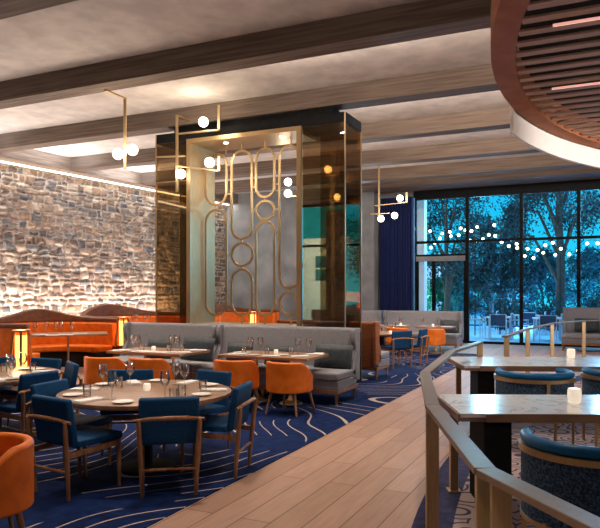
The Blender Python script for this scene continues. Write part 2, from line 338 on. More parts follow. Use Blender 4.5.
# stone wall: modelled stones on a displaced sheet
def stone_wall():
    rnd = random.Random(3)
    s0, s1, zt = 6.5, YF, ZB-.02
    rows = []; z = 0
    while z < zt:
        h = rnd.uniform(.10, .24); rows.append((z, min(z+h, zt))); z += h
    stones = []
    for (za, zb) in rows:
        s = s0-rnd.random()*.3
        while s < s1:
            wd = rnd.uniform(.12, .36)*(1.0 if zb-za > .16 else 1.1)
            if zb-za > .17 and rnd.random() < .4:
                zm = za+(zb-za)*rnd.uniform(.4, .6); stones += [(s, s+wd, za, zm), (s, s+wd, zm, zb)]
            else: stones.append((s, s+wd, za, zb))
            s += wd
    pal = [(.22, .155, .12), (.30, .22, .17), (.16, .11, .085), (.38, .29, .22), (.15, .125, .115), (.26, .18, .13), (.50, .42, .34), (.11, .11, .12), (.30, .20, .13), (.24, .17, .13)]
    info = []
    for st in stones:
        c = pal[rnd.randrange(len(pal))]; k = rnd.uniform(.8, 1.15)
        info.append((tuple(q*k for q in c), rnd.uniform(.03, .11), rnd.uniform(-.45, .45), rnd.uniform(-.35, .4), rnd.uniform(.18, .5)))
    step = .029; ns = int((s1-s0)/step)+1; nz = int(zt/step)+1
    import numpy as np
    from mathutils import noise as mn
    hgt = np.zeros((ns, nz)); colr = np.zeros((ns, nz, 3)); colr[:] = (.58, .54, .49)
    for st, (c, h, ta, tb, pw) in zip(stones, info):
        a, b, za, zb = st
        i0 = max(0, int((a-s0)/step)-2); i1 = min(ns-1, int((b-s0)/step)+3); j0 = max(0, int(za/step)-2); j1 = min(nz-1, int(zb/step)+3)
        for i in range(i0, i1+1):
            for j in range(j0, j1+1):
                s = s0+i*step; z = j*step
                s += .06*mn.noise((s*4, z*4, 1.3)); z += .05*mn.noise((s*4, z*4, 7.7))
                u = (s-a)/(b-a); v = (z-za)/(zb-za)
                if 0 < u < 1 and 0 < v < 1:
                    d = min(min(u, 1-u)*(b-a), min(v, 1-v)*(zb-za))-.019
                    if d > 0:
                        q = min(1, d/.055)**pw
                        hgt[i, j] = h*q*(1+ta*(u-.5)*2+tb*(v-.5)*2)+.012*mn.noise((s*14, z*14, 3)); colr[i, j] = c
    vs = []; fs = []
    for i in range(ns):
        y = s0+i*step
        for j in range(nz): vs.append((swx(y)-.09+hgt[i, j], y, j*step))
    for i in range(ns-1):
        for j in range(nz-1): a = i*nz+j; fs.append((a, a+nz, a+nz+1, a+1))
    me = bpy.data.meshes.new('wall_left'); me.from_pydata(vs, [], fs)
    at_ = me.color_attributes.new('stone', 'FLOAT_COLOR', 'POINT')
    at_.data.foreach_set('color', np.concatenate([colr.reshape(-1, 3), np.ones((ns*nz, 1))], 1).ravel())
    me.materials.append(M['stone']); o = bpy.data.objects.new('wall_left', me); col.objects.link(o)
    for p in me.polygons: p.use_smooth = True
    struct(o, 'rough stone masonry wall lit from below')
    struct(MB().prism([(swx(YN)-.4, YN), (swx(YN)-.08, YN), (swx(YF)-.1, YF), (swx(YF)-.4, YF)], 'z', 0, ZC).build('wall_side', 'concrete'))
stone_wall()
# far wall with glazing.  mullion lines on X
MX = [-5.52, -3.87, -2.27, -.69, .91, 2.51, 4.11, 5.7]
WT = 4.62
struct(MB().bx(-15.2, -9.62, YF, YF+.15, 0, ZC).build('wall_far', 'concrete'), 'grey plaster wall beyond the brass screen')
struct(MB().bx(-9.62, -7.25, YF, YF+.15, 0, .55).bx(-9.62, -7.25, YF, YF+.15, 4.6, ZC).build('wall_spandrel', 'concrete'))
struct(MB().bx(-7.25, MX[0]-.05, YF, YF+.15, 0, ZC).build('wall_pier', 'concrete'))
struct(MB().bx(MX[0]-.05, XR, YF-.02, YF+.15, WT, ZC).build('trim_11', 'frame'), 'dark window head')
def window(n, x0, x1, z0, z1, cross=(), door=False, parent_name=None):
    f = MB(); t = .05; yy0, yy1 = YF-.03, YF+.09
    f.bx(x0, x0+t, yy0, yy1, z0, z1).bx(x1-t, x1, yy0, yy1, z0, z1).bx(x0+t, x1-t, yy0, yy1, z0, z0+.07).bx(x0+t, x1-t, yy0, yy1, z1-.09, z1)
    for zc in cross: f.bx(x0+t, x1-t, yy0+.01, yy1-.01, zc-.04, zc+.04)
    o = f.build('window_%d' % n, 'frame'); struct(o)
    MB().bx(x0+t, x1-t, YF+.02, YF+.035, (2.78 if door else z0+.07), z1-.09).build('window_pane', 'pane', o)
    return o
window(1, MX[0], MX[1], 0, WT, (3.17, 2.74), door=True)
for i in range(1, 7): window(i+1, MX[i], MX[i+1], 0, WT, (3.17,))
window(8, MX[7], XR, 0, WT, (3.17,))
window(9, -9.62, -7.25, .55, 4.6, (3.17,))
# glazed double door in the first bay
xm = -4.92
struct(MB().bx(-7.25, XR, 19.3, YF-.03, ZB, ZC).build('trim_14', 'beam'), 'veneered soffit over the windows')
for n, (a, b) in enumerate([(MX[0]+.05, xm), (xm, MX[1]-.05)]):
    d = MB(); d.bx(a, a+.06, YF, YF+.06, .01, 2.68).bx(b-.06, b, YF, YF+.06, .01, 2.68).bx(a+.06, b-.06, YF, YF+.06, .01, .16).bx(a+.06, b-.06, YF, YF+.06, 2.58, 2.68)
    do = d.build('door_%d' % (n+1), 'frame'); struct(do)
    MB().bx(a+.06, b-.06, YF+.02, YF+.035, .16, 2.58).build('door_pane', 'pane', do)
    hx = (b-.03 if n == 0 else a+.03)+(.0)
    MB().tube([(hx, YF-.05, .75), (hx, YF-.05, 1.95)], .018).bx(hx-.01, hx+.01, YF-.05, YF, .85, .88).bx(hx-.01, hx+.01, YF-.05, YF, 1.8, 1.83).build('door_handle', 'frame', do, True)
struct(MB().bx(MX[0]+.05, MX[1]-.05, YF-.06, YF+.03, 2.685, 2.70).bx(MX[0]+.05, MX[1]-.05, YF-.10, YF-.03, 2.56, 2.72).build('trim_12', 'concrete'), 'metal door closer header')
# concrete column beside the curtain and the navy curtain
struct(MB().bx(-7.2, -6.72, YF-.55, YF, 0, ZC).build('trim_13', 'concrete', bevel=.01), 'grey plaster column beside the navy curtain')
cv_i, cv_o = [], []
for k in range(81):
    x = -6.62+k*(1.08/80); y = YF-.22+.045*math.sin(k*.95)+.01*math.sin(k*.37)
    cv_i.append((x, y-.008)); cv_o.append((x, y+.008))
tag(MB().band(cv_i, cv_o, [.02]*81, [4.62]*81).build('curtain', 'curtain', smooth=True), 'tall navy pleated curtain left of the glass door', 'curtain')
# carpets
carp = MB().bx(-8.25, -2.84, YN+.1, 17.05, 0, .008).build('carpet', 'carpet')
tag(carp, 'royal blue carpet with cream contour lines under the dining tables', 'carpet')
edge = smoothpath([(-.0, .2), (-.55, 1.9), (-.98, 3.3), (-1.22, 4.5), (-1.36, 5.9), (-1.38, 7.1), (-1.32, 8.6), (-1.18, 10), (-.85, 12), (-.35, 13.8), (.5, 15.4), (2, 16.6), (4, 17.2), (6.9, 17.3)] and
                  [(-.0, .2, 0), (-.55, 1.9, 0), (-.98, 3.3, 0), (-1.22, 4.5, 0), (-1.36, 5.9, 0), (-1.38, 7.1, 0), (-1.32, 8.6, 0), (-1.18, 10, 0), (-.85, 12, 0), (-.35, 13.8, 0), (.5, 15.4, 0), (2, 16.6, 0), (4, 17.2, 0), (6.9, 17.3, 0)], 6)
inner = []
for i, p in enumerate(edge):
    t = (edge[min(i+1, len(edge)-1)]-edge[max(i-1, 0)]).normalized(); inner.append(p+Vector((t.y, -t.x, 0))*.27)
bd = MB().band([p.to_2d()[:] for p in inner], [p.to_2d()[:] for p in edge], [0]*len(edge), [.008]*len(edge)).build('carpet_border', 'navycarpet')
tag(bd, 'curved navy carpet border around the bar platform area', 'carpet')
sw = MB().prism([p.to_2d()[:] for p in inner]+[(6.9, .2)], 'z', 0, .007).build('bar_carpet', 'swirl')
tag(sw, 'pale carpet with dark swirls under the marble tables', 'carpet')
# ---------------------------------------------------------------- round slatted ceiling feature
K = 2.5; CX, CY, RO, RI, ZD = 3.08*K, 3.345*K, 3.555*K, 3.455*K, H+K
def arc(r, a0, a1, n): return [(CX+r*math.cos(a0+(a1-a0)*i/n), CY+r*math.sin(a0+(a1-a0)*i/n)) for i in range(n+1)]
aA = math.acos(-(CX-XR+.05)/RO)
cf = thing('slatted_ceiling_disc', 'round walnut slatted ceiling feature above the bar', 'ceiling feature', (CX-RO+.3, CY, ZD))
off = Matrix.Translation(-cf.location)
def cpart(mb, name, mat, **k):
    o = mb.build(name, mat, cf, **k); o.data.transform(off); return o
n = 72
cpart(MB().band(arc(RI, aA, 2*math.pi-aA, n), arc(RO, aA, 2*math.pi-aA, n), [ZD]*(n+1), [ZD+.38]*(n+1)), 'rim', 'ring', smooth=True)
top = arc(RI-.01, aA, 2*math.pi-aA, 48)
cpart(MB().prism(top, 'z', ZD+.34, ZD+.37), 'backing_panel', 'shade')
y = 2.449*K-.2975*9; q = 0
while y < CY+RI-.1:
    dx = math.sqrt(max(0, (RI-.01)**2-(y-CY)**2)); xl = CX-dx
    if y > CY-RI+.2 and xl < XR-.15:
        x_end = XR-.02
        cpart(MB().box(((xl+x_end)/2, y, ZD+.035), (x_end-xl, .125, .022)), 'slat', 'slat')
    y += .2975; q += 1
for (a, b) in (((553, 22), (600, 17)), ((552, 86), (600, 81))):
    p = at(a[0], a[1], ZD+.05); z_ = ZD+.135
    cpart(MB().bx(p.x, XR-.1, p.y-.032, p.y+.0, ZD+.0, ZD+.02), 'light_strip', 'led')
# white curved bulkhead band round its far side
a_s = math.atan2(3.745-3.345, -.46-3.08); a_s = (a_s if a_s > 0 else a_s+2*math.pi)-.012
Rw = RO+.03
tag(MB().band(arc(Rw, a_s, aA, 60), arc(Rw+.05, a_s, aA, 60), [ZD-.31]*61, [ZD+.5]*61).build('curved_bulkhead', 'whitewall', smooth=True), 'white curved bulkhead band around far side of slatted ceiling disc', 'bulkhead')
# ================================================================ BRASS SCREEN
SY0, SY1, SX0, SX1, SZ = 10.3, 11.12, -7.94, -3.98, 4.66
fx0, fx1 = aty(188.6, 200, SY0).x, aty(300, 200, SY0).x
fz0, fz1 = 1.0, 4.42
scn = thing('screen_wall', 'tall brass lattice screen wall with smoked glass panels', 'screen', ((SX0+SX1)/2, SY0, 0))
offS = Matrix.Translation(-scn.location)
def spart(mb, name, mat, **k):
    o = mb.build(name, mat, scn, **k); o.data.transform(offS); return o
spart(MB().bx(SX0, SX1, SY0, SY1, .009, .05).bx(SX0, SX1, SY0+.03, SY1-.03, .05, fz0-.12), 'plinth', 'black')
spart(MB().bx(SX0, SX1, SY0+.01, SY1-.01, fz1+.07, SZ).bx(SX0+.3, SX1-.3, SY0+.2, SY1-.2, SZ, ZB), 'header', 'black')
# smoked glass boxes either side of the brass opening
for (a, b, nm) in ((SX0, fx0-.03, 'left'), (fx1+.03, SX1, 'right')):
    spart(MB().bx(a+.02, b-.02, SY0+.02, SY0+.035, fz0-.1, fz1+.06), 'glass_panel', 'smoked')
    spart(MB().bx(a+.02, b-.02, SY1-.035, SY1-.02, fz0-.1, fz1+.06), 'glass_panel', 'smoked')
spart(MB().bx(SX1-.03, SX1-.012, SY0+.04, SY1-.04, .1, SZ-.02), 'end_panel', 'smoked')
for (x, y) in ((SX0, SY0), (SX1-.02, SY0), (SX1-.02, SY1-.02), (SX0, SY1-.02)):
    spart(MB().bx(x, x+.022, y, y+.022, .04, SZ), 'edge_trim', 'brass')
spart(MB().bx(SX0+.03, fx0-.03, SY0+.005, SY0+.02, 3.72, 3.735), 'glazing_bar', 'brass')
fr = MB(); t = .085
fr.bx(fx0-.03, fx0+t-.03, SY0-.03, SY0+.03, fz0-.1, fz1+.08).bx(fx1-t+.03, fx1+.03, SY0-.03, SY0+.04, fz0-.1, fz1+.08)
spart(MB().bx(fx0-.03, fx0+t-.03, SY0+.031, SY1+.02, fz0-.1, fz1+.08), 'jamb_lining', 'brasssoft', bevel=.004)
fr.bx(fx0+t-.03, fx1-t+.03, SY0-.03, SY1+.02, fz0-.1, fz0).bx(fx0+t-.03, fx1-t+.03, SY0-.03, SY1+.02, fz1, fz1+.08)
spart(fr, 'brass_frame', 'brass', bevel=.006)
LY = SY0+.45
def lp(px, py): p = aty(px, py, LY); return (p.x, p.z)
def capsule(x0, x1, yt, yb, half=None, cx=None):
    """closed capsule / circle from its image extents on the lattice plane"""
    a = lp(x0, (yt+yb)/2)[0]; b = lp(x1, (yt+yb)/2)[0]; zt = lp((x0+x1)/2, yt)[1]; zb = lp((x0+x1)/2, yb)[1]
    r = (b-a)/2; c = (a+b)/2; pts = []
    k = min(r, (zt-zb)/2)
    for i in range(13): q = math.pi*i/12; pts.append((c+r*math.cos(q), LY, zt-k+k*math.sin(q)))
    for i in range(13): q = math.pi+math.pi*i/12; pts.append((c+r*math.cos(q), LY, zb+k+k*math.sin(q)))
    clean = [pts[0]]
    for p in pts[1:]:
        if (Vector(p)-Vector(clean[-1])).length > .01: clean.append(p)
    if (Vector(clean[0])-Vector(clean[-1])).length < .01: clean.pop()
    return clean
def lat(pts, closed=True): return MB().tube(pts, .02, closed=closed, flat=(.045, .026))
def limx(pts, x0, x1): return [(min(max(p[0], x0), x1), p[1], p[2]) for p in pts]
xin0, xin1 = fx0+t-.03, fx1-t+.03
for ext in [(231.8, 252, 151, 239), (231.8, 252.5, 243, 266), (231.8, 252, 269.5, 315), (256, 274.5, 148.5, 197), (256, 274.5, 201, 219.5), (256, 274.5, 222, 315)]:
    spart(lat(capsule(*ext)), 'lattice_loop', 'brass', smooth=False)
def openarc(pts, keep):
    out = [p for p in pts if keep(p)]; return out
# partial loops against the frame edges
for (x0, x1, yt, yb) in [(206, 226.5, 154, 205), (206, 226.5, 210, 315), (279.5, 299, 146, 288), (279.5, 299, 292, 315)]:
    c = capsule(x0, x1, yt, yb); c = [p for p in c]
    # rotate list so that the missing stretch is at the ends
    ok = [xin0+.02 < p[0] < xin1-.02 for p in c]
    if all(ok): spart(lat(c), 'lattice_loop', 'brass'); continue
    k = next(i for i in range(len(c)) if not ok[i-1] and ok[i]); c = c[k:]+c[:k]; run = []
    for p in c:
        if xin0+.02 < p[0] < xin1-.02: run.append(p)
        else: break
    spart(lat(run, False), 'lattice_loop', 'brass')
for (xa, xb, yy) in [(226.5, 231.8, 165), (252, 256, 162), (252, 256, 187), (274.5, 279.5, 184), (226.5, 231.8, 194), (252, 256, 209), (274.5, 279.5, 209), (226.5, 231.8, 255), (252.5, 256, 255), (274.5, 279.5, 235), (226.5, 231.8, 292), (252, 256, 292), (274.5, 279.5, 303)]:
    a = lp(xa, yy); b = lp(xb, yy); zz = (a[1]+b[1])/2
    spart(MB().bx(a[0], b[0], LY-.012, LY+.012, zz-.01, zz+.01), 'lattice_connector', 'brass')
for (xx, ya, yb) in [(242, 315, 326), (265, 315, 326), (242, 130, 151), (265, 128, 148.5), (242, 239, 243), (242, 266, 269.5), (265, 197, 201), (265, 219.5, 222), (226, 130, 154), (291, 315, 326), (291, 127, 146)]:
    a = lp(xx, ya); b = lp(xx, yb); za = min(a[1], fz1); zb = max(b[1], fz0)
    spart(MB().bx(a[0]-.015, a[0]+.015, LY-.012, LY+.012, zb, za), 'lattice_post', 'brass')
for px in (226, 282):
    p = aty(px, 131, SY0+.25)
    spart(MB().lathe([(.045, 0), (.045, .01)], 16, (p.x, p.y, fz1-.011)), 'spotlight', 'globe')
    spot(p.x, p.y, fz1-.03, 75, 110)
# added gold panel imitating the stone wall's reflection in the right smoked glass
a = aty(326.5, 250, 11.9); b = aty(345.5, 250, 11.9)
gp = thing('reflection_panel', 'gold panel imitating a stone wall reflection in the right smoked glass', 'panel', ((a.x+b.x)/2, 11.9, 0))
g_ = noise_mat('painted_reflection', (.05, .03, .01), (.75, .50, .18), 16, .4, metal=.8, bump=1.0, r1=.45, r2=.55)
MB().box((0, 0, 1.6), (b.x-a.x, .05, 3.2)).build('reflection_face', g_, gp); MB().bx(-(b.x-a.x)/2-.03, (b.x-a.x)/2+.03, -.06, .06, 0, .06).build('foot', 'black', gp)
# ================================================================ FURNITURE
TZ = .70
def dining_chair():
    """blue upholstered chair, wooden posts outside the back; faces +Y, origin at floor under the seat"""
    r = thing('dining_chair', '', 'chair')
    w = .21
    sc_ = MB(); sc_.prism([(-.20, .39), (.24, .395), (.255, .42), (.24, .452), (-.20, .45)], 'x', -.235, .235)
    sc_.build('seat', 'blue', r, bevel=.02, seg=3)
    bk = MB(); bk.prism([(-.245, .40), (-.185, .40), (-.215, .60), (-.25, .785), (-.305, .775), (-.275, .60)], 'x', -.235, .235)
    bk.build('backrest', 'blue', r, bevel=.022, seg=3)
    for s in (-1, 1):
        MB().tube([(s*.205, -.265, 0), (s*.215, -.285, .25), (s*.232, -.315, .55), (s*.235, -.32, .612)], [.014, .020, .019, .016], 10).build('leg', 'wood', r, True)
        MB().tube([(s*.215, .225, 0), (s*.222, .215, .2), (s*.222, .205, .395)], [.013, .018, .021], 10).build('leg', 'wood', r, True)
        MB().tube([(s*.222, .205, .365), (s*.218, -.285, .345)], .02, flat=(.022, .045)).build('side_rail', 'wood', r, bevel=.004)
    MB().tube([(-.275, -.300, .606), (-.14, -.322, .622), (0, -.329, .626), (.14, -.322, .622), (.275, -.300, .606)], [.012, .017, .018, .017, .012], 10).build('back_rail', 'wood', r, True)
    MB().tube([(-.213, -.281, .215), (.213, -.281, .215)], .013, 8).build('stretcher', 'wood', r, True)
    MB().bx(-.21, .21, .195, .215, .335, .385).build('front_rail', 'wood', r)
    return r
def tub_chair():
    """orange tub chair; faces +Y"""
    r = thing('tub_chair', '', 'chair')
    n = 44; ins, out, lo, hi = [], [], [], []
    for k in range(n+1):
        p = -128+256*k/n; a = math.radians(-90+p); f = abs(p)/128
        sq = 1.0
        X, Y = .315*math.cos(a)*sq, .295*math.sin(a)
        fl = .02*(1-f)
        ins.append((X*.80, Y*.80)); out.append((X, Y))
        h = .69 if f < .42 else .69-.18*(.5-.5*math.cos(math.pi*min(1, (f-.42)/.5)))
        hi.append(h); lo.append(.285+.02*f)
    MB().band(ins, out, lo, hi).build('shell', 'orange', r, bevel=.02, seg=3)
    MB().prism([(.25*math.cos(q*math.pi/12)*(1.12 if math.sin(q*math.pi/12) > .2 else 1), .25*math.sin(q*math.pi/12)*(1.22 if math.sin(q*math.pi/12) > 0 else .98)) for q in range(24)], 'z', .33, .455).build('seat', 'orange', r, bevel=.03, seg=3)
    MB().lathe([(.24, .295), (.25, .33)], 24).build('seat_base', 'wood', r, True)
    for (x, y) in ((-.17, -.17), (.17, -.17), (.18, .2), (-.18, .2)):
        MB().tube([(x, y, .31), (x*1.35, y*1.3, 0)], [.022, .012], 10).build('leg', 'wood', r, True)
    return r
def barrel_chair():
    """large navy barrel chair with blue leather roll and brass band; faces +Y"""
    r = thing('barrel_chair', '', 'chair')
    n = 40
    def ring(R0, R1, z0, z1, dz=0):
        i_, o_, l, h = [], [], [], []
        for k in range(n+1):
            p = -118+236*k/n; a = math.radians(-90+p); f = max(0, (abs(p)-40)/78)
            c, s = math.cos(a), math.sin(a)
            i_.append((R0*c, R0*s)); o_.append((R1*c, R1*s)); l.append(z0+dz*f); h.append(z1+dz*f)
        return MB().band(i_, o_, l, h)
    ring(.31, .385, .34, .70, .0).build('shell', 'navytex', r, smooth=True)
    ring(.315, .40, .70, .735).build('brass_band', 'brass', r, smooth=True)
    pts = []
    for k in range(n+1):
        p = -118+236*k/n; a = math.radians(-90+p); pts.append((.355*math.cos(a), .355*math.sin(a), .765))
    MB().tube(pts, .036, 10).build('top_roll', 'bluepipe', r, True)
    ring(.30, .392, .315, .34).build('base_band', 'brass', r, smooth=True)
    MB().lathe([(.30, .32), (.30, .43), (.28, .46), (.1, .47)], 28).build('seat', 'bluepipe', r, True)
    MB().bx(-.016, .016, -.40, -.38, .335, .71).build('brass_strip', 'brass', r)
    for a in (-155, -25, 35, 145):
        q = math.radians(a); x, y = .375*math.cos(q), .375*math.sin(q)
        MB().box((x, y, .175), (.026, .026, .35), q).build('leg', 'brassdk', r)
    return r
dc = dining_chair(); tu = tub_chair(); ba = barrel_chair(); du, tuu, bau = [], [], []
def face(p, c): return math.atan2(c[1]-p[1], c[0]-p[0])-math.pi/2
def rzdir(dx, dy): return math.atan2(dy, dx)-math.pi/2
GA = 'blue chairs around the front round table'
# c1..c6 around the front table  (centre A)
A = (-3.82, 4.82); RA = .78
def put_dc(mid, d, label, group):     # mid = mid point of the back legs on the floor, d = facing
    d = Vector((d[0], d[1])).normalized(); return place(dc, du, (mid[0]+d.x*.27, mid[1]+d.y*.27, .008), rzdir(d.x, d.y), label, group)
put_dc((-3.935, 3.80), (.15, 1), 'blue dining chair seen from behind, near left side of the front round table', GA)
put_dc((-3.095, 4.19), (-.6, .8), 'blue dining chair seen squarely from behind, at the near right of the front round table', GA)
put_dc((-2.93, 5.05), (-.95, -.22), 'blue dining chair seen in profile at the front round table, beside the plank aisle', GA)
put_dc((-3.70, 5.78), (-.2, -1), 'blue dining chair facing us behind the right side of the front round table', GA)
put_dc((-4.56, 5.50), (.55, -.85), 'blue dining chair facing us behind the left side of the front round table', GA)
put_dc((-4.62, 4.44), (1, .12), 'blue dining chair tucked against the left edge of the front round table', GA)
GB = 'blue chairs around the left round table'
B = (-6.22, 5.04); RB = .80
put_dc((-5.24, 4.90), (-1, .05), 'blue dining chair with visible wooden rail on the right side of the left round table', GB)
put_dc((-5.62, 5.74), (-.55, -.84), 'blue dining chair seen edge-on between the two round tables', GB)
put_dc((-6.26, 5.96), (.03, -1), 'blue dining chair facing us behind the left round table, in front of the lantern booth', GB)
put_dc((-6.95, 5.75), (.7, -.7), 'blue dining chair cut off by the left frame edge behind the left round table', GB)
GE = 'blue chairs at the far round table'
E_ = (-4.45, 13.75)
put_dc((-3.84, 13.22), (-.72, .69), 'blue dining chair with wooden back rail nearest us at the far round table', GE)
put_dc((-3.60, 14.05), (-1, .08), 'blue dining chair seen side-on at the right of the far round table', GE)
GT = 'orange tub chairs at the banquette tables'
def put_tub(x, y, rz, label, g=GT): return place(tu, tuu, (x, y, .008), rz, label, g)
put_tub(-3.44, 2.77, rzdir(-.5, -.85), 'large orange tub chair cut off by the lower left corner of the photo', 'orange tub chair in front')
put_tub(-3.78, 7.74, rzdir(.06, 1), 'orange tub chair with clear legs, right of the pair before the grey banquette', GT)
put_tub(-4.56, 7.68, rzdir(-.25, 1), 'orange tub chair turned slightly, left of the pair before the right grey banquette table', GT)
put_tub(-6.44, 7.24, rzdir(-.12, 1), 'orange tub chair, leftmost of the pair at the left banquette table', GT)
put_tub(-5.76, 7.38, rzdir(-.1, 1), 'orange tub chair, right one of the pair at the left banquette table', GT)
GF = 'orange tub chairs at the far banquette'
put_tub(-3.86, 15.95, rzdir(-.3, 1), 'far orange tub chair, rightmost of three before the window banquette', GF)
put_tub(-4.75, 16.05, rzdir(0, 1), 'far orange tub chair, middle of three before the window banquette', GF)
put_tub(-5.5, 16.05, rzdir(0, 1), 'far orange tub chair, leftmost of three before the window banquette', GF)
# ---------------------------------------------------------------- tables
def round_table(name, c, r, label):
    t = thing('round_table', label, 'table', (c[0], c[1], .008), .3)
    MB().lathe([(r-.03, TZ-.055), (r-.004, TZ-.045), (r, TZ-.03), (r-.002, TZ-.011), (r-.012, TZ-.008)], 72).build('tabletop', 'tablewood', t, True)
    MB().lathe([(.06, .03), (.055, TZ-.055)], 20).build('column', 'black', t, True)
    MB().lathe([(.27, 0), (.27, .012), (.08, .03)], 36).build('base', 'black', t, True)
    for k in range(4):
        a = k*math.pi/2; MB().tube([(.05*math.cos(a), .05*math.sin(a), TZ-.085), (.5*math.cos(a), .5*math.sin(a), TZ-.07)], .02, flat=(.03, .03)).build('support_arm', 'black', t)
    return t
round_table('a', A, RA, 'large round oak table in the front, set with wine glasses and a votive')
round_table('b', B, RB, 'round oak table set for dining at the left frame edge')
round_table('e', E_, .55, 'small far round table with blue chairs near the window banquette')
def rect_table(x0, x1, y0, y1, label, legs=(.3, .7), z=TZ, rz=0):
    c = ((x0+x1)/2, (y0+y1)/2); t = thing('dining_table', label, 'table', (c[0], c[1], .008), rz); a, b = (x1-x0)/2, (y1-y0)/2
    MB().bx(-a, a, -b, b, z-.045, z-.008).build('tabletop', 'tablewood', t, bevel=.004)
    for f in legs:
        x = -a+2*a*f
        MB().tube([(x, 0, .05), (x, 0, z-.05)], .022, 12).build('column', 'brass', t, True)
        MB().lathe([(.17, 0), (.165, .012), (.06, .05), (.025, .12)], 24, (x, 0, 0)).build('base', 'brass', t, True)
    return t
C_ = rect_table(-6.95, -5.58, 7.80, 8.62, 'rectangular table before the left grey banquette, set with napkins and glasses')
D_ = rect_table(-5.08, -3.66, 8.02, 8.82, 'rectangular table before the right grey banquette, with two orange chairs')
F1 = rect_table(-4.45, -3.55, 16.55, 17.25, 'far narrow table, right of two along the window banquette', (.5,))
F2 = rect_table(-5.9, -4.75, 16.55, 17.25, 'far narrow table, left of two along the window banquette', (.5,))
# booth tables
L1 = rect_table(-.75, .75, -.42, .42, 'wooden booth table with glasses in the left orange booth', (.5,), .78); L1.location = (-9.75, 9.85, 0); L1.rotation_euler.z = .75
L2 = rect_table(-.55, .55, -.4, .4, 'far booth table glimpsed beside the lantern and screen', (.5,), .78); L2.location = (-10.05, 13.4, 0); L2.rotation_euler.z = .5
# ---------------------------------------------------------------- banquettes (facing -Y; local origin = centre front on the floor)
def banquette(Lw, label, group, depth=.88, h=1.05, back_mat='greyfab', wings=(1, 1)):
    r = thing('banquette', label, 'banquette', group=group); a = Lw/2
    MB().bx(-a, a, 0, depth-.05, .16, .215).build('base_rail', 'wood', r, bevel=.005); br_ = r.children[-1]
    for (x, y) in ((-a+.04, .04), (a-.04, .04), (-a+.04, depth-.12), (a-.04, depth-.12), (0, .04)):
        MB().tube([(x, y, .17), (x, y, 0)], [.03, .02], 4).build('leg', 'wood', br_)
    MB().bx(-a, a, 0, depth-.12, .216, .34).build('seat_base', 'greyfab', r, bevel=.012)
    MB().bx(-a, a, -.012, depth-.14, .341, .46).build('seat_cushion', 'greyfab', r, bevel=.03, seg=3)
    MB().prism([(depth-.17, .44), (depth-.02, .215), (depth+.02, .6), (depth+.05, h-.02), (depth+.02, h), (depth-.06, h), (depth-.09, h-.03)], 'x', -a+.05, a-.05).build('backrest', back_mat, r, bevel=.015)
    prof = [(depth+.05, h), (depth-.16, h+.005), (depth-.20, h-.03), (depth-.215, h-.12), (depth-.19, h-.22), (depth-.15, h-.30), (depth-.16, h-.37), (depth-.22, h-.45), (depth-.27, h-.52), (depth-.28, h-.585), (depth-.28, .44), (depth-.28, .30), (depth+.02, .25)]
    for s, on in zip((-1, 1), wings):
        if on: MB().prism(prof, 'x', s*a-.075*(s > 0), s*a+.075*(s < 0)).build('wing', back_mat, r, bevel=.015, seg=3)
    return r
GQ = 'grey banquettes before the brass screen'
def put_bq(o, x, y, rz=0): o.location = (x, y, .008); o.rotation_euler.z = rz; return o
put_bq(banquette(2.44, 'grey upholstered banquette, right one of two before the brass screen', GQ), -4.60, 8.47)
put_bq(banquette(1.95, 'grey upholstered banquette, left one of two before the brass screen', GQ), -6.82, 8.50)
GW = 'grey banquettes along the window'
put_bq(banquette(2.25, 'far grey banquette before the glass door, right of two', GW), -4.66, 17.3)
put_bq(banquette(2.2, 'far grey banquette partly hidden by the screen, left of two', GW), -6.95, 17.3)
put_bq(banquette(2.5, 'grey sofa with dark pillows before the window at the right', 'lounge sofa', h=1.16), .18, 18.95).location.z = 0
put_bq(banquette(2.0, 'banquette with brown wooden back facing away at the end of the screen', 'rear facing banquette', back_mat='ring', depth=.78), -4.74, 12.03, math.pi)
# pillows
def pillow(x, y, z, wd, hh, rz, label, group, tilt=-.25):
    m = MB(); nx, ny = 10, 8; vs = []; fs = []
    for sgn in (-1, 1):
        for i in range(nx+1):
            for j in range(ny+1):
                u, v = -1+2*i/nx, -1+2*j/ny; th = .075*(1-u**4)**.6*(1-v**4)**.6
                vs.append((u*wd/2, sgn*th, v*hh/2))
    k = (nx+1)*(ny+1)
    for s in range(2):
        for i in range(nx):
            for j in range(ny):
                a = s*k+i*(ny+1)+j; q = (a, a+1, a+ny+2, a+ny+1); fs.append(q if s else q[::-1])
    o = m.add(vs, fs).build('pillow', 'darkpillow', None, True)
    o.location = (x, y, z); o.rotation_euler = (tilt, 0, rz); return tag(o, label, 'pillow', group)
PG = 'dark scatter pillows on the grey banquettes'
pillow(-3.68, 9.03, .64, .60, .36, 0, 'dark blue pillow at the right end of the right grey banquette', PG)
pillow(-5.30, 9.03, .63, .46, .32, .05, 'dark pillow at the left end of the right grey banquette behind the table', PG)
pillow(-4.62, 9.04, .62, .44, .30, 0, 'dark pillow in the middle of the right grey banquette', PG)
pillow(-6.12, 9.06, .66, .66, .38, -.1, 'large dark blue pillow at the right end of the left grey banquette', PG)
pillow(-6.90, 9.06, .63, .5, .32, .05, 'dark pillow behind the votive on the left grey banquette', PG)
pillow(-3.86, 17.86, .65, .5, .36, 0, 'dark pillow on the far banquette near the glass door', PG)
pillow(-.45, 19.52, .68, .62, .38, 0, 'dark pillow, left one on the sofa by the window', PG)
pillow(.3, 19.52, .68, .62, .38, 0, 'dark pillow, right one on the sofa by the window', PG)
